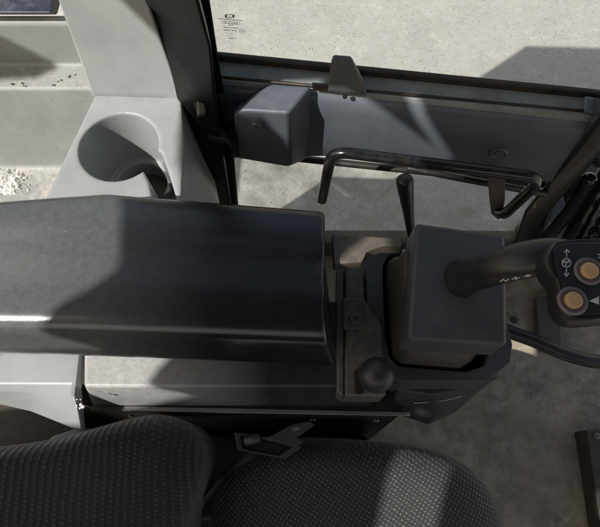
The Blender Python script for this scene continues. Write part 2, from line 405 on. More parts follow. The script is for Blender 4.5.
ringpx('logo', 226.7, 16.2, 1.9, 1.7, 1.5, 60, 300)
ringpx('logo', 230.6, 16.2, 1.9, 1.7, .5, 40, 320)
V, Fc = [], []
for (x, w) in ((232.4, 1.2), (233.2, .9)): pbar(V, Fc, x, x+w, 16.2, 2.4)
link('logo', V, Fc, M_print, bpy.data.objects['window_pane'], smooth=False)
# latch cover block
fr = [D(234, 117, -.044), D(240, 110, -.044), D(289, 113, -.044), D(291, 165, -.040), D(287, 167, -.04), D(240, 158, -.026)]
md = [D(232, 112, -.014), D(252, 97, -.020), D(300, 98, -.022), D(305, 140, -.016), D(297, 166, -.014), D(238, 160, -.014)]
bk = [D(236, 100, .01), D(274, 83, .004), D(312, 86, .002), D(312, 128, .01), D(309, 157, .01), D(236, 157, .01)]
lc = loft('latch_cover', [bk, [ (a+b)/2 for a, b in zip(bk, md)], fr], M_door, door, bevel=.005, segs=4, ang=20)
bolt('screw', D(257, 124, -.0445), -NR, .0085, M_door, lc)
for x, y in ((499, 153),):
    lathe('screw', D(x, y, -.002), -NR, [(.0125, -.006), (.0122, .0015), (.0105, .003), (.0075, .0022), (.0065, .0012), (.0055, .0042), (.0001, .0048)], M_door, door)
for x, y in ((317, 190), ):
    pass
# black recess at the rear edge of the panel, with the hinge plate
hp = dprism('hinge_plate', [(214, 128), (236, 131), (236, 142), (214, 140)], -.012, .014, M_dark, door, bevel=.002)
bolt('hinge_bolt', D(221, 146, -.012), -NR, .004, M_brk, hp)
# rear rail of the door (black)
loft('rear_stile', [[D(226, 262, .0), D(243, 262, .0), D(241, 262, .04), D(226, 262, .04)], [D(213, 150, 0), D(234, 150, 0), D(232, 150, .04), D(213, 150, .04)],
                    [D(205, 60, 0), D(219, 60, 0), D(216, 60, .05), D(205, 60, .05)], [D(170, -160, 0), D(186, -160, 0), D(183, -160, .055), D(170, -160, .055)]], M_gloss, door, bevel=.003)
# window catch on the ledge
wc = []
for (z, q) in ((.590, ((327, 93), (367, 97), (366, 84), (331, 81))), (.603, ((327.5, 91), (367, 94), (365, 81), (331, 78))), (.642, ((331, 60), (353, 62), (351, 55), (333, 53.5)))):
    wc.append([P(x, y, z) for x, y in q])
loft('window_catch', wc, M_latch, door, bevel=.0035, segs=4)
lathe('catch_screw', D(345, 95.5, -.004), -NR, [(.003, 0), (.003, .003), (.0001, .004)], M_dark, door)
dprism('slot', [(312, 85), (328, 86.5), (328, 92), (313, 90.5)], -.0015, .004, M_gask, door)
# grab bar
pth = fillet([D(322, 200, -.065), D(332, 151, -.065), D(543, 178, -.065), D(500, 219, -.075), D(492, 180, -.004)], .024)
gb = tube('grab_bar', pth, .0076, M_gloss, door, seg=20)
dprism('bar_bracket', [(487, 173), (505, 176), (505, 200), (503, 216), (498, 221), (491, 214), (489, 196)], -.062, .006, M_brk, door, bevel=.002)
# rod seen behind the bar
tube('door_rod', [D(408, 168, .0), D(470, 180, .0), D(546, 194, .0)], .0055, M_dark, door, seg=12)
tube('lower_rail', [D(236, 152, .02), D(560, 186, .02)], .006, M_gask, door, seg=10)

# ------------------------------------------------------------------ front post with hoses on the right
fp = thing('front_post', 'black front pillar of the cab running down to the floor beside the door', 'pillar', P(505, 250, 0))
def ringz(px4, z): return [P(x, y, z) for x, y in px4]
loft('post', [ringz(((507, 262), (535, 262), (545, 236), (512, 240)), .06), ringz(((524, 212), (548, 214), (566, 178), (541, 181)), .32), ringz(((583, 140), (606, 150), (612, 110), (589, 102)), .56), ringz(((640, 60), (670, 70), (670, 20), (645, 20)), .8)], M_gloss, fp, bevel=.006)
loft('worn_strip', [ringz(((532, 208), (535, 208), (536, 205), (533, 205)), .345), ringz(((552, 173), (558, 173), (559, 168), (554, 168)), .45), ringz(((576, 150), (580, 151), (581, 148), (578, 147)), .53)], M_tan, fp)
loft('end_cap', [ringz(((584, 112), (600, 116), (603, 99), (584, 96)), .585), ringz(((584, 112), (600, 116), (603, 99), (584, 96)), .60)], M_door, fp, bevel=.003)
sc_ = thing('steering_column', 'dark bellows and hoses of the steering column at right edge', 'steering column', P(600, 240, 0))
for i, (a, b, r, z0, z1) in enumerate((((560, 262), (612, 168), .017, .18, .40), ((580, 268), (640, 186), .022, .22, .42), ((545, 240), (590, 178), .011, .24, .42), ((605, 268), (660, 200), .02, .26, .44))):
    A, B = P(*a, z0), P(*b, z1)
    Mi = (A+B)/2 + Vector((random.uniform(-.008, .008), random.uniform(-.008, .008), .01))
    n = 40; pa = crom([A, Mi, B], n//2)
    rad = [r*(1+.13*math.sin(k*1.25)) if i in (1, 3) else r*(1+.02*math.sin(k)) for k in range(len(pa))]
    tube('hose', pa, rad, M_gloss, sc_, seg=18)
loft('column_plate', [ringz(((565, 120), (700, 150), (700, 290), (520, 262)), .10), ringz(((570, 130), (700, 155), (700, 280), (528, 256)), .16)], M_dark, sc_, bevel=.01)
loft('column_bracket', [ringz(((514, 232), (530, 216), (552, 226), (536, 246)), .14), ringz(((514, 228), (530, 213), (552, 222), (536, 242)), .2)], M_brk, sc_, bevel=.003)
loft('column_bracket', [ringz(((556, 172), (574, 160), (588, 190), (566, 206)), .34), ringz(((556, 168), (574, 156), (588, 186), (566, 202)), .38)], M_dark, sc_, bevel=.004)
loft('column_bracket', [ringz(((588, 140), (640, 120), (640, 170), (592, 168)), .42), ringz(((590, 138), (640, 118), (640, 166), (594, 164)), .5)], M_dark, sc_, bevel=.01)

# ------------------------------------------------------------------ rear post between the grey trim and the door
rp = thing('rear_post', 'glossy black cab pillar between grey trim and door window', 'pillar', P(215, 215, .2))
loft('post', [ringz(((206, 240), (236, 238), (232, 222), (204, 222)), .12), ringz(((180, 112), (219, 130), (220, 112), (182, 100)), .56), ringz(((146, 8), (212, 50), (206, 20), (150, -8)), .70), ringz(((100, -118), (176, -90), (170, -120), (102, -135)), .9)], M_post, rp, bevel=.006)
tube('trim_strip', crom([P(150, -4, .71), P(176, 40, .66), P(192, 82, .61), P(200, 110, .575)], 8), [.006, .007, .009, .008], M_dark, rp, flat=(.5, 1.4))
loft('bracket', [ringz(((194, 92), (205, 94), (206, 116), (197, 118)), .58), ringz(((195, 90), (205, 92), (206, 112), (198, 115)), .60)], M_brk, rp, bevel=.003)
loft('bracket', [ringz(((204, 112), (216, 116), (232, 146), (208, 140)), .52), ringz(((204, 110), (214, 114), (230, 141), (208, 137)), .54)], M_dark, rp, bevel=.002)

# ------------------------------------------------------------------ light grey rear trim
pt = []
for z, q in ((.57, ((92, 98), (172, 104), (188, 106), (186, 92), (150, 70), (96, 78))), (.585, ((92, 95), (166, 95), (181, 97), (182, 84), (150, 62), (96, 74))),
             (.72, ((55, -6), (134, -2), (147, 0), (146, -16), (110, -30), (62, -24))), (.86, ((10, -120), (95, -122), (104, -118), (102, -140), (70, -150), (16, -140)))):
    pt.append([P(x, y, z) for x, y in q])
tag(loft('pillar_trim', pt, M_grey, bevel=.009, segs=4, ang=15), 'light grey plastic pillar cover rising behind the cup holder', 'pillar trim')
# cup holder block, hole and slot cut out of the solid
ch = thing('cup_holder', 'light grey plastic cup holder block with a deep round well', 'cup holder', P(118, 170, .43))
tp = [(96, 92), (181, 97), (184, 140), (180, 215), (175, 250), (20, 250)]
t_ = [P(x, y, .58) for x, y in tp]; b_ = []
for p, k in zip(t_, ((-.004, .004), (.010, .004), (.018, .0), (.020, -.01), (.020, -.02), (-.02, -.02))): b_.append(Vector((p.x+k[0], p.y+k[1], .40)))
blk = loft('body', [b_, t_], M_grey, ch, smooth=False)
cc = P(118.5, 146, .58)
def cyl(r0, r1, z0, z1, c): 
    return lathe('cut', Vector((c.x, c.y, 0)), (0, 0, 1), [(r0, z0), (r1, z1)], M_grey, seg=56)
c1 = cyl(.044, .0535, .485, .63, cc); c2 = cyl(.036, .037, .455, .56, cc)
sl = [P(138, 160, .58), P(160, 150, .58), P(167, 168, .58), P(181, 215, .58), P(158, 225, .58), P(149, 182, .58)]
c3 = loft('cut', [[Vector((p.x, p.y, .47)) for p in sl], [Vector((p.x, p.y, .63)) for p in sl]], M_grey)
for c in (c1, c2, c3):
    m_ = blk.modifiers.new('B', 'BOOLEAN'); m_.operation = 'DIFFERENCE'; m_.object = c; m_.solver = 'EXACT'
apply_mods(blk)
for c in (c1, c2, c3): bpy.data.objects.remove(c, do_unlink=True)
rm = blk.modifiers.new('R', 'REMESH'); rm.mode = 'VOXEL'; rm.voxel_size = .0018; rm.use_smooth_shade = True
sm_ = blk.modifiers.new('S', 'SMOOTH'); sm_.factor = .5; sm_.iterations = 16
apply_mods(blk)
for p in blk.data.polygons: p.use_smooth = True
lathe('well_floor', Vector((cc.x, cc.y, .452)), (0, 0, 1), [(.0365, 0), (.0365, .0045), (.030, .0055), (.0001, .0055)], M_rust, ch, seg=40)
# stepped grey tray behind the seat
tr = []
def prof(px):
    k = px
    return [P(k, 14, .668), P(k, 24, .663), P(k, 64, .592), P(k, 89, .588), P(k, 96, .576), P(k, 166, .432), P(k, 172, .428), P(k, 262, .425)]
a = prof(-260); b = prof(150)
pa_, pb_ = [], []
V = a + b; n = len(a)
V += [Vector((p.x, p.y, .30)) for p in (a[0], a[-1], b[-1], b[0])]
Fc = [(i, i+1, n+i+1, n+i) for i in range(n-1)]
Fc += [(0, n, 2*n+3, 2*n), (n-1, 2*n+1, 2*n+2, 2*n-1), tuple(list(range(n))+[2*n+1, 2*n]), tuple(list(range(n, 2*n))+[2*n+2, 2*n+3]), (2*n, 2*n+1, 2*n+2, 2*n+3)]
tray = link('storage_tray', V, Fc, M_greydirty, bevel=.006, segs=4, ang=18)
tag(tray, 'stepped light grey storage tray, dusty, at the upper left', 'tray')
# darker fillet between tray and cup holder
# dark window foot behind the tray
M_blue = mat('dark_blue_panel', (.018, .02, .035), (.03, .033, .05), rough=.3, dust=(.2, .2, .24), dust_amt=.5)
tag(loft('rear_bulkhead', [[P(-200, 15, .672), P(58, 15, .672), P(80, -70, .672), P(-200, -70, .672)], [P(-200, 13, .69), P(52, 13, .69), P(56, -70, .69), P(-200, -70, .69)]], M_blue, bevel=.003), 'dark blue black rear bulkhead behind the grey tray', 'bulkhead')
from mathutils import noise as mn
V, Fc, idx = [], [], {}
c0 = P(6, 180, .428); NX, NY, stp = 64, 44, .0013
for a in range(NX):
    for b2 in range(NY):
        x = (a-NX/2)*stp; y = (b2-NY/2)*stp; q = Vector((x*60, y*60, 1.3))
        h = .0055*(1-(x/.036)**2-(y/.022)**2) + .007*mn.noise(q) + .004*mn.noise(q*4) - .0008
        idx[a, b2] = len(V); V.append(c0+Vector((x, y, max(h, -.001))))
for a in range(NX-1):
    for b2 in range(NY-1):
        f = (idx[a, b2], idx[a+1, b2], idx[a+1, b2+1], idx[a, b2+1])
        if max(V[k].z for k in f) > c0.z-.0004: Fc.append(f)
for _ in range(420):
    x, y = random.gauss(0, .02), random.gauss(0, .014); sz = random.choice((.0005, .0007, .001, .0016)); b3 = len(V)
    cc2 = c0+Vector((x, y, .003*max(0, 1-(x/.036)**2-(y/.022)**2)+sz*.5+.0012))
    for d in ((1, 0, 0), (-1, 0, 0), (0, 1, 0), (0, -1, 0), (0, 0, 1), (0, 0, -1)): V.append(cc2+Vector(d)*sz*random.uniform(.5, 1.4))
    Fc += [(b3+i1, b3+i2, b3+i3) for i1 in (0, 1) for i2 in (2, 3) for i3 in (4, 5)]
ob = tag(link('white_debris', V, Fc, M_debris, smooth=False), 'flattened heap of powdery white debris lying in the grey tray', 'debris'); ob['kind'] = 'stuff'
cr = [(68, 67), (69.5, 69.5), (71, 68.5), (65, 71), (69, 77), (70, 76), (75, 75), (76, 74.5), (61, 80), (57, 82), (58, 81), (53, 85), (22, 83), (12, 84), (24, 86), (52, 74)]
clump('brown_crumbs', [P(x, y, .5905) for x, y in cr], .0013, M_crumb, 'few small brown crumbs on the upper tray shelf', 'crumbs')

# ------------------------------------------------------------------ armrest
def arm_sec(px, far, ridge, bot, dx=0):
    ft, rt, nb = P(px, far, .652), P(px, ridge, .652), P(px+dx, bot, .585)
    def mid(k, z): v = ft.lerp(rt, k); v.z = z; return v
    q = [Vector((nb.x, nb.y+.03, .578)), Vector((ft.x, ft.y-.02, .578)), Vector((ft.x, ft.y+.004, .60)), ft+Vector((0, .003, .003)), mid(.3, .6580), mid(.5, .6560), mid(.7, .6575), rt+Vector((0, -.003, .003)), nb+Vector((0, 0, .002)), Vector((nb.x, nb.y+.03, .578))]
    return fillet(q, .019, 6)[:-1]
secs = [arm_sec(-120, 217, 322, 354), arm_sec(0, 200, 325, 358), arm_sec(60, 195.5, 326, 359), arm_sec(104, 192.5, 327, 361), arm_sec(160, 197, 329, 363), arm_sec(325, 210, 335, 370, 13)]
last = secs[-1]
ends = [p + Vector((.010, 0, -.0)) if p.z > .62 else p for p in last]
arm = thing('armrest', 'long black padded armrest lying across the middle, scratched and sunlit at left', 'armrest', P(160, 280, .585))
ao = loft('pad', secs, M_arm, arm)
rm = ao.modifiers.new('R', 'REMESH'); rm.mode = 'VOXEL'; rm.voxel_size = .0018; rm.use_smooth_shade = True
sm_ = ao.modifiers.new('S', 'SMOOTH'); sm_.factor = .5; sm_.iterations = 40
apply_mods(ao)
base_px = [(-120, 225), (104, 204), (322, 220), (334, 358), (-120, 346)]
prism('shell', base_px, .584, .562, M_dark, arm, bevel=.003)

# ------------------------------------------------------------------ console under the armrest
cs = thing('side_console', 'long dark grey console box beneath the armrest with flanged lower edge', 'console', P(250, 400, .38))
cz = .545
sec = lambda x, dx=0: [P(x, 300, cz), P(x+dx*.0, 387, cz), P(x+dx, 405, .47), P(x+dx, 408, .40), Vector((P(x, 300, cz).x, P(x, 300, cz).y, .40))]
sL, sR = sec(84, 10), sec(372, 0)
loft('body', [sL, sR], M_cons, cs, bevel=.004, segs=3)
fl0 = [P(92, 405, .462), P(410, 412, .462), P(410, 416, .462), P(92, 410.5, .462)]
loft('flange', [[p-dz(.003) for p in fl0], fl0], M_steel, cs, bevel=.0008)
sd = [P(60, 408, .455), P(402, 413, .455), P(402, 413, .455)-dz(.4)-Vector((0, .012, 0)), P(60, 408, .455)-dz(.4)-Vector((0, .012, 0))]
loft('lower_side', [[p+Vector((0, .03, 0)) for p in sd], sd], M_dark, cs)
for x, y in ((131, 415.5), (313, 420), (376, 421), (314, 427), (374, 428.5)):
    t_y = (sd[0].lerp(sd[1], (x-60)/342)).y-.003; w_ = ray(x, y); pz = CAM + w_*((t_y-CAM.y)/w_.y)
    lathe('screw', pz, (0, -1, .1), [(.0042, -.004), (.0042, .0008), (.003, .002), (.0001, .0022)], M_steel, cs, seg=14)

# adjuster plate with bolt and lever slot
ap = thing('adjuster_bracket', 'brown-grey metal bracket with a bolt between armrest end and joystick', 'bracket', P(360, 330, .5))
prism('plate', [(345, 266), (352, 262), (362, 262), (365, 300), (382, 322), (386, 396), (345, 396)], .556, .50, M_brk, ap, bevel=.003)
prism('side_plate', [(336, 270), (344, 268), (344, 396), (337, 392)], .551, .50, M_brk, ap, bevel=.002)
bolt('bolt', P(355.5, 319.5, .557), (0, 0, 1), .0105, M_brk, ap)
prism('upper_plate', [(343, 297), (364, 297), (366, 329), (343, 329)], .5585, .553, M_brk, ap, bevel=.0015)
prism('slot', [(354, 372), (360, 366), (366, 376), (362, 394), (355, 394)], .5575, .55, M_gask, ap)
kc = P(376.5, 375, .578)
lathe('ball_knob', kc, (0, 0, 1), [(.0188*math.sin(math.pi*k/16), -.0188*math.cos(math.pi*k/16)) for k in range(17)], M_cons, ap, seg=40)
tube('stem', [kc-dz(.045)+Vector((-.006, .0, 0)), kc-dz(.012)], .005, M_dark, ap)

# ------------------------------------------------------------------ joystick unit
js = thing('joystick', 'joystick on a square dark box with black grip and two orange buttons', 'joystick', P(450, 330, .42))
# outer shell with a real opening
outer = [(365, 262), (372, 249), (384, 247), (440, 252), (500, 300), (513, 344), (511, 362), (489, 381), (400, 381), (386, 372), (379, 340), (368, 328)]
inner = [(383, 266), (388, 256), (398, 254), (440, 262), (488, 306), (490, 350), (484, 366), (466, 372), (398, 366), (389, 356), (385, 334), (384, 300)]
zo = .552
ot = [P(x, y, zo) for x, y in outer]; it = [P(x, y, zo-.003) for x, y in inner]
ob = [Vector((p.x, p.y, .47)) for p in ot]; ib = [Vector((p.x, p.y, .49)) for p in it]
V = ob+ot+it+ib; n = 12; Fc = []
for r in range(3):
    for j in range(n): Fc.append((r*n+j, r*n+(j+1) % n, (r+1)*n+(j+1) % n, (r+1)*n+j))
Fc.append(tuple(range(n))[::-1]); Fc.append(tuple(range(3*n, 4*n)))
link('shell', V, Fc, M_box, js, bevel=.0035, segs=4, ang=35)
loft('lower_shell', [[P(x, y, .40) for x, y in ((402, 416), (428, 425), (455, 413), (488, 380), (470, 350), (402, 350))],
                     [P(x, y, .435) for x, y in ((394, 412), (434, 419), (462, 405), (495, 378), (480, 340), (394, 340))],
                     [P(x, y, .475) for x, y in ((394, 396), (432, 402), (466, 394), (499, 373), (485, 335), (392, 335))],
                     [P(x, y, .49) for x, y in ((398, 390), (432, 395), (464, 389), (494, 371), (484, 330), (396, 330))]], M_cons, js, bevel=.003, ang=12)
for pts in (((412, 399), (438, 397), (462, 392), (498, 377)), ((414, 403), (440, 401), (462, 396))):
    tube('seam', crom([P(x, y, .472) for x, y in pts], 6), .0009, M_steel if pts[0][1] == 403 else M_gask, js, seg=6)
# rubber boot in the opening
bt = [(386, 262), (392, 257), (405, 256), (480, 280), (486, 345), (472, 362), (460, 370), (400, 365), (391, 357)]
R_ = []
for z, s in ((.50, 1.0), (.54, .99), (.553, .96), (.575, .86), (.61, .8)):
    q = [P(x, y, .545) for x, y in bt]; c = sum(q, Vector())/len(q)
    R_.append([Vector((c.x+(p.x-c.x)*s, c.y+(p.y-c.y)*s, z)) for p in q])
loft('boot', R_, M_boot, js, bevel=.004, segs=3, ang=15)
# square box on top, open underside leaning walls
tb = [P(416, 222, .638), P(505.5, 235, .638), P(507.5, 345, .638), P(408, 339, .638)]
c = sum(tb, Vector())/4
md_ = [Vector((c.x+(p.x-c.x)*1.02, c.y+(p.y-c.y)*1.02, .622)) for p in tb]
bb = [P(399, 238, .60)*1, P(500, 246, .596), P(504, 345, .60), P(408, 343, .60)]
bb = [Vector((c.x+(p.x-c.x)*1.03-.001, c.y+(p.y-c.y)*1.02, .592)) for p in tb]
loft('box', [bb, tb], M_box, js, bevel=.0048, segs=5)
# grip
gp = [P(456, 281, .626), P(464, 279, .645), P(478, 274, .668), P(496, 268, .690), P(515, 262, .705), P(536, 258, .715), P(556, 257, .72), P(574, 262, .722)]
gpath = crom(gp, 5)
grip = tube('grip', gpath, [.023, .0172, .0152, .0158, .0165, .0165, .0165, .016], M_rod, js, seg=28, flat=(.85, 1.0))
# head: shaped flat plate
zh = .742
hd = [(551, 243), (560, 238.5), (600, 236), (650, 237), (665, 262), (650, 312), (610, 320), (580, 322), (566, 317), (559, 306), (557.5, 290), (555, 279), (548, 271), (544, 258)]
hs = smooth2(hd, 4)
def hring(z, s):
    q = [P(x, y, zh) for x, y in hs]; c = P(600, 280, zh)
    return [Vector((c.x+(p.x-c.x)*s, c.y+(p.y-c.y)*s, z)) for p in q]
head = loft('grip_head', [hring(.716, .90), hring(.720, .965), hring(.727, 1.0), hring(.734, .995), hring(.740, .965), hring(.742, .93)], M_rod, grip)
fz = .7445
fp_ = smooth2([(557, 246), (600, 243), (642, 245), (652, 262), (640, 306), (604, 313), (580, 315), (568, 309), (563, 298), (562, 285), (556, 270)], 4)
loft('face_plate', [[P(x, y, .740) for x, y in fp_], [P(x, y, fz) for x, y in fp_]], M_gloss if False else mat('face_black', (.014, .014, .016), rough=.4, grain=.15), head, bevel=.0006)
for (x, y) in ((588.5, 271.5), (572.5, 301)):
    o_ = P(x, y, fz)
    bu = lathe('button', o_, (0, 0, 1), [(.0114, -.001), (.0114, .0012), (.0106, .0020), (.0092, .0015), (.0086, .0004), (.0075, .0002), (.0001, .0002)], M_btnring, head, seg=40)
    lathe('button_cap', o_, (0, 0, 1), [(.0066, -.001), (.0066, .0030), (.0061, .0038), (.0044, .0042), (.0001, .0043)], M_btn, bu, seg=36)
# printed symbols
def strip(V, Fc, pts, w, z):
    for (x0, y0), (x1, y1) in zip(pts, pts[1:]):
        L_ = math.hypot(x1-x0, y1-y0); nx, ny = -(y1-y0)/L_*w/2, (x1-x0)/L_*w/2; b = len(V)
        V += [P(x0+nx, y0+ny, z), P(x1+nx, y1+ny, z), P(x1-nx, y1-ny, z), P(x0-nx, y0-ny, z)]; Fc.append((b, b+1, b+2, b+3))
def circ(cx, cy, r, n=22): return [(cx+r*math.cos(2*math.pi*k/n), cy+r*math.sin(2*math.pi*k/n)) for k in range(n+1)]
def symbol(name, lines, w, z=fz+.0004, par=None, tris=()):
    V, Fc = [], []
    for l in lines: strip(V, Fc, l, w, z)
    for t in tris:
        b = len(V); V += [P(x, y, z) for x, y in t]; Fc.append(tuple(range(b, b+len(t))))
    return link(name, V, Fc, M_white, par or head, smooth=False)
symbol('arrow_symbol', [[(566.6, 257), (566.8, 249.8)], [(564.2, 252.6), (566.8, 249.2), (569.4, 252.6)]], .95)
symbol('arrow_symbol', [[(566.4, 268.5), (566.4, 275.6)], [(563.8, 273), (566.4, 276.4), (569, 273)]], .95)
symbol('steering_wheel_symbol', [circ(566.4, 262.8, 4.3), [(562.6, 262), (566.4, 263), (570.3, 261.2)], [(566.4, 263), (565.2, 266.8)], [(562.8, 261.2), (565.2, 260.6), (566.4, 263), (568.6, 260.2)]], .9)
symbol('triangle_symbol', [], .9, tris=[((588.8, 301), (599, 296.3), (599, 304.6))])
symbol('gear_symbol', [circ(602.6, 255.5, 2.6)]+[[(602.6+3.4*math.cos(a), 255.5+3.4*math.sin(a)), (602.6+5.4*math.cos(a), 255.5+5.4*math.sin(a))] for a in [k*math.pi/4+.3 for k in range(8)]], .95)
# white embossed marks along the side of the grip
def on_grip(pts, w):
    V, Fc = [], []
    strip(V, Fc, pts, w, .70); return V, Fc
bpy.context.view_layer.update()
from mathutils.bvhtree import BVHTree
dg = bpy.context.evaluated_depsgraph_get()
ev = grip.evaluated_get(dg); me = ev.to_mesh(); bvh = BVHTree.FromPolygons([grip.matrix_world @ v.co for v in me.vertices], [tuple(p.vertices) for p in me.polygons])
for pts in (((500, 281.5), (503.5, 278.8), (505.5, 281), (509, 278.6)), ((512, 279), (516.6, 276.4), (515.2, 279.4), (519.6, 277)), ((524, 276.4), (528.6, 274), (527.2, 276.6), (531.4, 274.2))):
    V, Fc = [], []
    fine = []
    for a, b in zip(pts, pts[1:]):
        fine += [(a[0]+(b[0]-a[0])*k/3, a[1]+(b[1]-a[1])*k/3) for k in range(3)]
    fine.append(pts[-1])
    for (x0, y0), (x1, y1) in zip(fine, fine[1:]):
        L_ = math.hypot(x1-x0, y1-y0); nx, ny = -(y1-y0)/L_*.5, (x1-x0)/L_*.5; q = []
        for X_, Y_ in ((x0+nx, y0+ny), (x1+nx, y1+ny), (x1-nx, y1-ny), (x0-nx, y0-ny)):
            h = bvh.ray_cast(CAM, ray(X_, Y_).normalized())
            if h[0] is None: break
            q.append(h[0]+h[1]*.0004*(1 if h[1].dot(CAM-h[0]) > 0 else -1))
        if len(q) == 4:
            b_ = len(V); V += q; Fc.append((b_, b_+1, b_+2, b_+3))
    if V: link('white_mark', V, Fc, M_white, grip, smooth=False)

tag(prism('sill_cover', [(332, 234), (402, 238), (402, 246), (382, 246), (367, 252), (362, 262), (334, 264)], .63, .61, M_brk, bevel=.0015), 'dusty brown sill cover between armrest end and joystick box', 'sill cover')
# ---- small lever behind the box, curved tube in front
lv = thing('small_lever', 'small black tapered lever knob standing behind the joystick box', 'lever', P(412, 232, .45))
a_, b_ = P(404.5, 180, .59), P(411.5, 238, .5)
dr = (b_-a_); L_ = dr.length; dr.normalize()
lathe('handle', a_, dr, [(.0001, -.0052), (.006, -.0048), (.0092, -.0025), (.0103, .001), (.0102, .006), (.0085, .030), (.0066, .055), (.0058, L_*.8), (.0045, L_)], M_rod, lv, seg=30)
tube('rod', [b_, b_-dz(.1)+Vector((.0, -.02, 0))], .004, M_dark, lv)
ct = crom([P(480, 318, .34), P(508, 331, .34), P(535, 341, .34), P(560, 352, .335), (P(582, 359, .33)), P(604, 362, .325), P(660, 362, .32)], 8)
tag(tube('curved_pipe', ct, .0105, M_rod, seg=20), 'curved black pipe passing under the joystick grip above the floor', 'pipe')

# ------------------------------------------------------------------ seat
seat = thing('operator_seat', 'dark woven fabric operator seat with ribbed backrest and gridded cushion', 'seat', P(330, 560, .1))
oc = [(212, 620), (204, 540), (214, 480), (244, 446), (300, 436), (392, 441), (440, 449), (476, 467), (500, 496), (514, 540), (516, 620), (470, 760), (260, 760)]
oc = smooth2([tuple(P(x, y, .42).xy) for x, y in oc], 6)
pillow('cushion', oc, lambda x, y, h: .385+.05*h, M_fgrid, seat, rings=14, depth=.06, flat=.42, rot=.25)
ob_ = [(-110, 470), (-20, 452), (50, 441), (95, 428), (130, 417), (160, 413), (184, 422), (198, 444), (198, 474), (184, 520), (170, 580), (150, 680), (-110, 700)]
ob_ = smooth2([tuple(P(x, y, .50).xy) for x, y in ob_], 6)
pillow('backrest', ob_, lambda x, y, h: .47+.055*h+max(0, (-.17-x))*.28, M_frib, seat, rings=14, depth=.09, flat=.5, rot=.12)
prism('seat_pan', [(230, 470), (480, 480), (490, 620), (230, 640)], .35, .12, M_dark, seat, bevel=.02)
sb = [P(x, y, z) for x, y, z in ((262, 446, .452), (236, 462, .44), (214, 486, .42), (200, 512, .39))]
# seat belt webbing and buckle
bl = crom(sb, 6)
bw = [[p+Vector((-.012, -.016, 0)), p+Vector((-.012, -.016, .002)), p+Vector((.012, .013, .002)), p+Vector((.012, .013, 0))] for p in bl]
tag(loft('seat_belt', bw, M_belt), 'worn dark olive belt webbing running down beside seat backrest', 'seat belt')
tag(prism('recliner_housing', [(196, 488), (222, 486), (232, 504), (214, 520), (190, 520)], .40, .34, M_dark, bevel=.006), 'black housing at the joint of backrest and cushion', 'housing')
sl_ = thing('seat_lever', 'dark metal release lever with square loop handle beside the console', 'lever', P(270, 445, .44))
def rr(z, k):
    q = [(234, 432), (254, 434.5), (302, 447), (285, 459), (237, 450)]; c = (262, 446)
    return [P(c[0]+(x-c[0])*k, c[1]+(y-c[1])*k, z) for x, y in q]
A_, B_, C_, D_ = rr(.452, 1), rr(.461, 1), rr(.461, .76), rr(.452, .76)
V = A_+B_+C_+D_; Fc = []
for r in range(4):
    for j in range(5): Fc.append((r*5+j, r*5+(j+1) % 5, ((r+1) % 4)*5+(j+1) % 5, ((r+1) % 4)*5+j))
link('loop', V, Fc, M_buckle, sl_, bevel=.0014)
loft('arm', [[P(x, y, .462) for x, y in ((255, 437), (268, 437), (293, 424), (310, 421), (315, 425), (296, 438), (304, 441), (298, 446))], [P(x, y, .466) for x, y in ((255, 437), (268, 437), (293, 424), (310, 421), (315, 425), (296, 438), (304, 441), (298, 446))]], M_buckle, sl_, bevel=.001)
prism('tongue', [(248, 441), (262, 440), (288, 446), (278, 455), (246, 449)], .454, .449, M_rod, sl_, bevel=.001)
tube('pivot', [P(246, 441, .463), P(258, 438, .466)], .006, M_buckle, sl_)
prism('lever_slot', [(291, 428.5), (298, 426), (301, 429), (294, 431.5)], .4668, .465, M_steel, sl_)

# ------------------------------------------------------------------ grey panel lower left
gl = [P(x, y, .53) for x, y in ((-160, 330), (82, 330), (79, 362), (76, 396), (82, 410), (60, 424), (-160, 352))]
pr_ = []
gx = [-160, -60, 0, 30, 55, 72, 83]; gy = [398, 400, 404, 411, 421, 428, 433]
g0 = [P(x, 320, .548) for x in gx[:-1]]+[P(84, 320, .548)]
g1 = [P(x, 384, .545) for x in gx[:-1]]+[P(77, 386, .543)]
g2 = [P(x, 392+min(8, max(0, x)*.05), .535) for x in gx[:-1]]+[P(76, 395, .53)]
g3 = [P(x, y, .50) for x, y in zip(gx, gy)]
rows_ = [g0, g1, g2, g3]; rows_ += [[p-dz(.012) for p in q] for q in rows_[::-1]]
lg = loft('grey_side_cover', [[r_[k] for r_ in rows_] for k in range(len(gx))], M_grey, bevel=.004, segs=3, ang=15)
tag(lg, 'light grey plastic cover curving down under the left end of armrest', 'cover')
tag(prism('lower_grey_cover', [(40, 446), (52, 436), (82, 426), (90, 436), (70, 452)], .47, .44, M_grey, bevel=.003), 'small grey plastic wedge beside the seat backrest', 'cover')
prism('seat_base', [(150, 432), (370, 436), (400, 700), (150, 700)], .22, .0, M_dark, seat, bevel=.01)
tag(prism('floor_bin', [(-160, 380), (70, 380), (90, 450), (-160, 470)], .40, .2, M_rust, bevel=.01), 'dark brown metal base in the hollow under grey side cover', 'base')
clump('white_crumbs', [P(random.gauss(82, 2.2), random.gauss(405, 2.2), .548) for _ in range(16)], .0016, M_debris, 'few white crumbs at the front corner of console', 'crumbs')
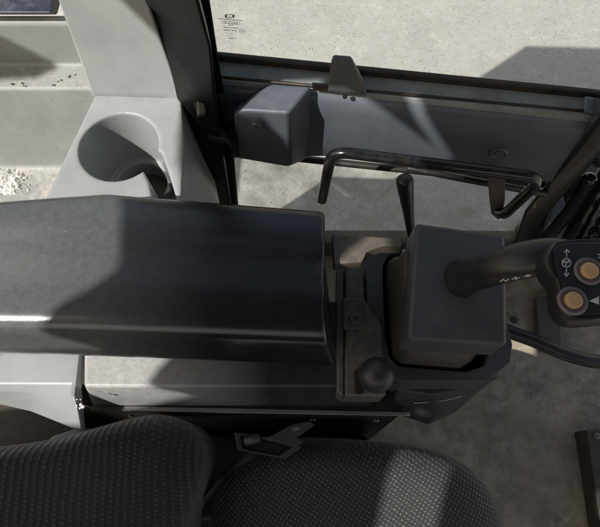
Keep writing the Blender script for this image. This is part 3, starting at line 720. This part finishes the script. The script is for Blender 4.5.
# ------------------------------------------------------------------ floor furniture
bk_ = thing('floor_bracket', 'brown metal floor bracket with bolt at bottom right edge', 'bracket', P(600, 480, 0))
prism('plate', [(586, 430), (640, 426), (660, 600), (612, 600), (597, 500)], .05, .0, M_rust, bk_, bevel=.003)
bolt('bolt', P(597, 436, .051), (0, 0, 1), .006, M_steel, bk_)
tag(prism('floor_plate', [(536, 296), (560, 292), (562, 345), (540, 350)], .02, .0, M_brk, bevel=.003), 'flat steel plate upright on the floor below joystick grip', 'plate')
tag(lathe('floor_bolt', P(514, 320, .0), (0, 0, 1), [(.008, 0), (.008, .003), (.005, .005), (.0001, .006)], M_rust, seg=20), 'dark bolt head on the brown floor beside joystick box', 'bolt')

# ------------------------------------------------------------------ unseen cab shell; roof holes are added, shaped to throw the sun patches
SD = Vector((.70, .58, -1.0))
ZR = 1.85
def back(p): t = ZR-p.z; q = p - SD*t; return (q.x, q.y)
lit = [  # outlines of the added roof holes, traced back from the wanted sun patches
    [back(P(x, y, .655)) for x, y in ((-260, 100), (105, 150), (117, 196), (124, 215), (120, 268), (100, 283), (60, 305), (32, 328), (28, 338), (50, 362), (-260, 380))],
    [back(P(x, y, .545)) for x, y in ((40, 330), (172, 355), (160, 366), (146, 384), (163, 404), (160, 409), (60, 440), (-200, 470))],
    [back(P(x, y, .58)) for x, y in ((34, -200), (100, -200), (149, -5), (183, 96), (178, 120), (176, 204), (-200, 212), (-200, 24), (18, 24), (28, 62), (34, 60))],
    [back(P(x, y, .60)) for x, y in ((231, 113), (262, 80), (316, 78), (304, 106), (291, 118), (262, 114))],
    [back(D(x, y, -.045)) for x, y in ((258, 108), (293, 108), (292, 145), (272, 130))],
    [back(D(x, y, -.004)) for x, y in ((309, 86), (348, 90), (385, 112), (440, 152), (462, 176), (330, 172), (310, 130))],
    [back(D(x, y, -.004)) for x, y in ((398, 92), (410, 92), (452, 158), (440, 158))],
    [back(P(x, y, .63)) for x, y in ((336, 262), (374, 232), (386, 230), (388, 250), (366, 262), (350, 268), (337, 268))],
    [back(P(x, y, .435)) for x, y in ((395, 437), (452, 448), (436, 527), (425, 620), (352, 620), (377, 527))],
    [back(P(x, y, .0)) for x, y in ((511, 350), (524, 346), (534, 358), (520, 366))],
    [back(P(x, y, .46)) for x, y in ((411, 414), (420, 412), (424, 421), (412, 424))],
    [back(P(x, y, .05)) for x, y in ((597, 493), (604, 490), (606, 520), (598, 516))],
]
rect = [(-1.02, .55), (-1.02, -.29), (-1.075, -.315), (-1.08, -.46), (-1.75, -.46), (-1.75, -1.5), (1.7, -1.5), (1.7, .55)]  # roof outline, rear edge stepped to place the shadow edges
pts, edges = [], []
for poly in [rect]+lit:
    b = len(pts); pts += [Vector(p) for p in poly]; edges += [(b+i, b+(i+1) % len(poly)) for i in range(len(poly))]
vo, eo, fo, *_ = geometry.delaunay_2d_cdt(pts, edges, [], 0, 1e-6)
def inside(p, poly):
    c = False; n = len(poly)
    for i in range(n):
        a, b = poly[i], poly[(i+1) % n]
        if (a[1] > p[1]) != (b[1] > p[1]) and p[0] < (b[0]-a[0])*(p[1]-a[1])/(b[1]-a[1])+a[0]: c = not c
    return c
keep = []
over = [back(P(x, y, .62)) for x, y in ((-260, 10), (14, 14), (22, 22), (30, 62), (4, 72), (-260, 84))]  # added loose roof piece, unseen, shades the left end of the tray
for f in fo:
    c = sum((vo[i] for i in f), Vector((0, 0)))/len(f)
    if inside(c, rect) and not any(inside(c, l) for l in lit): keep.append(tuple(f))
b_ = len(vo); keep.append(tuple(range(b_, b_+len(over))))
struct(link('roof_sun_mask', [(v.x, v.y, ZR) for v in vo]+[(x, y, ZR) for x, y in over], keep, M_roof_mask, smooth=False, origin=(0, 0, ZR)))
def boxw(name, a, b, m): 
    x0, y0, z0 = a; x1, y1, z1 = b
    return struct(loft(name, [[Vector((x0, y0, z0)), Vector((x1, y0, z0)), Vector((x1, y1, z0)), Vector((x0, y1, z0))], [Vector((x0, y0, z1)), Vector((x1, y0, z1)), Vector((x1, y1, z1)), Vector((x0, y1, z1))]], m, smooth=False))
boxw('added_shade_box', (-1.07, .42, -1.0), (-.36, .5, .37), M_unseen_shell)  # unseen box, added to shade the ground behind the lower pane
boxw('unseen_reflection_header', (-1.0, .52, 1.24), (1.7, .56, 1.41), M_unseen_shell)  # unseen; height chosen for the reflection bands on the armrest
boxw('added_shadow_filler', (-1.0, .522, 1.411), (-.74, .558, 1.749), M_unseen_shell)  # unseen block, added to complete the ground shadow
boxw('unseen_roof_rail', (-1.0, .52, 1.75), (1.7, .56, 1.84), M_unseen_shell)
boxw('unseen_side_wall', (-1.75, -1.3, 0), (1.5, -1.25, .9), M_unseen_shell)
boxw('unseen_rear_wall', (-1.8, -1.3, 0), (-1.76, .5, .7), M_unseen_shell)

# ------------------------------------------------------------------ light
w = bpy.data.worlds.new('World'); sc.world = w; w.use_nodes = True; nt = w.node_tree
sky = nt.nodes.new('ShaderNodeTexSky'); sky.sky_type = 'NISHITA'; sky.sun_disc = False
to_sun = (-SD).normalized(); el = math.asin(to_sun.z); az = math.atan2(to_sun.x, to_sun.y)
sky.dust_density = 2.0; sky.air_density = 2.4; sky.ozone_density = .6; sky.sun_elevation = el; sky.sun_rotation = az
bg = nt.nodes['Background']; bg.inputs[1].default_value = .125; tint = nt.nodes.new('ShaderNodeMix'); tint.data_type = 'RGBA'; tint.blend_type = 'MULTIPLY'; tint.inputs[0].default_value = 1; tint.inputs[7].default_value = (1.12, .98, .98, 1)
nt.links.new(sky.outputs[0], tint.inputs[6]); nt.links.new(tint.outputs[2], bg.inputs[0])
sl = bpy.data.lights.new('sun', 'SUN'); sl.energy = 5.0; sl.angle = math.radians(.4); sl.color = (1, .965, .91)
so = bpy.data.objects.new('sun', sl); col.objects.link(so); so.rotation_euler = to_sun.to_track_quat('Z', 'Y').to_euler(); so.location = (-3, -3, 5)

cam = bpy.data.cameras.new('camera'); co = bpy.data.objects.new('camera', cam); col.objects.link(co)
co.matrix_world = Matrix.Translation(CAM) @ R3.to_4x4()
cam.sensor_width = 36; cam.sensor_fit = 'HORIZONTAL'; cam.lens = F/600*36; cam.clip_start = .02; cam.clip_end = 500
sc.camera = co
sc.view_settings.view_transform = 'Standard'; sc.view_settings.look = 'None'; sc.view_settings.exposure = 0; sc.view_settings.gamma = 1
sc.cycles.use_denoising = True
for o in col.objects:
    if '_o' in o: del o['_o']
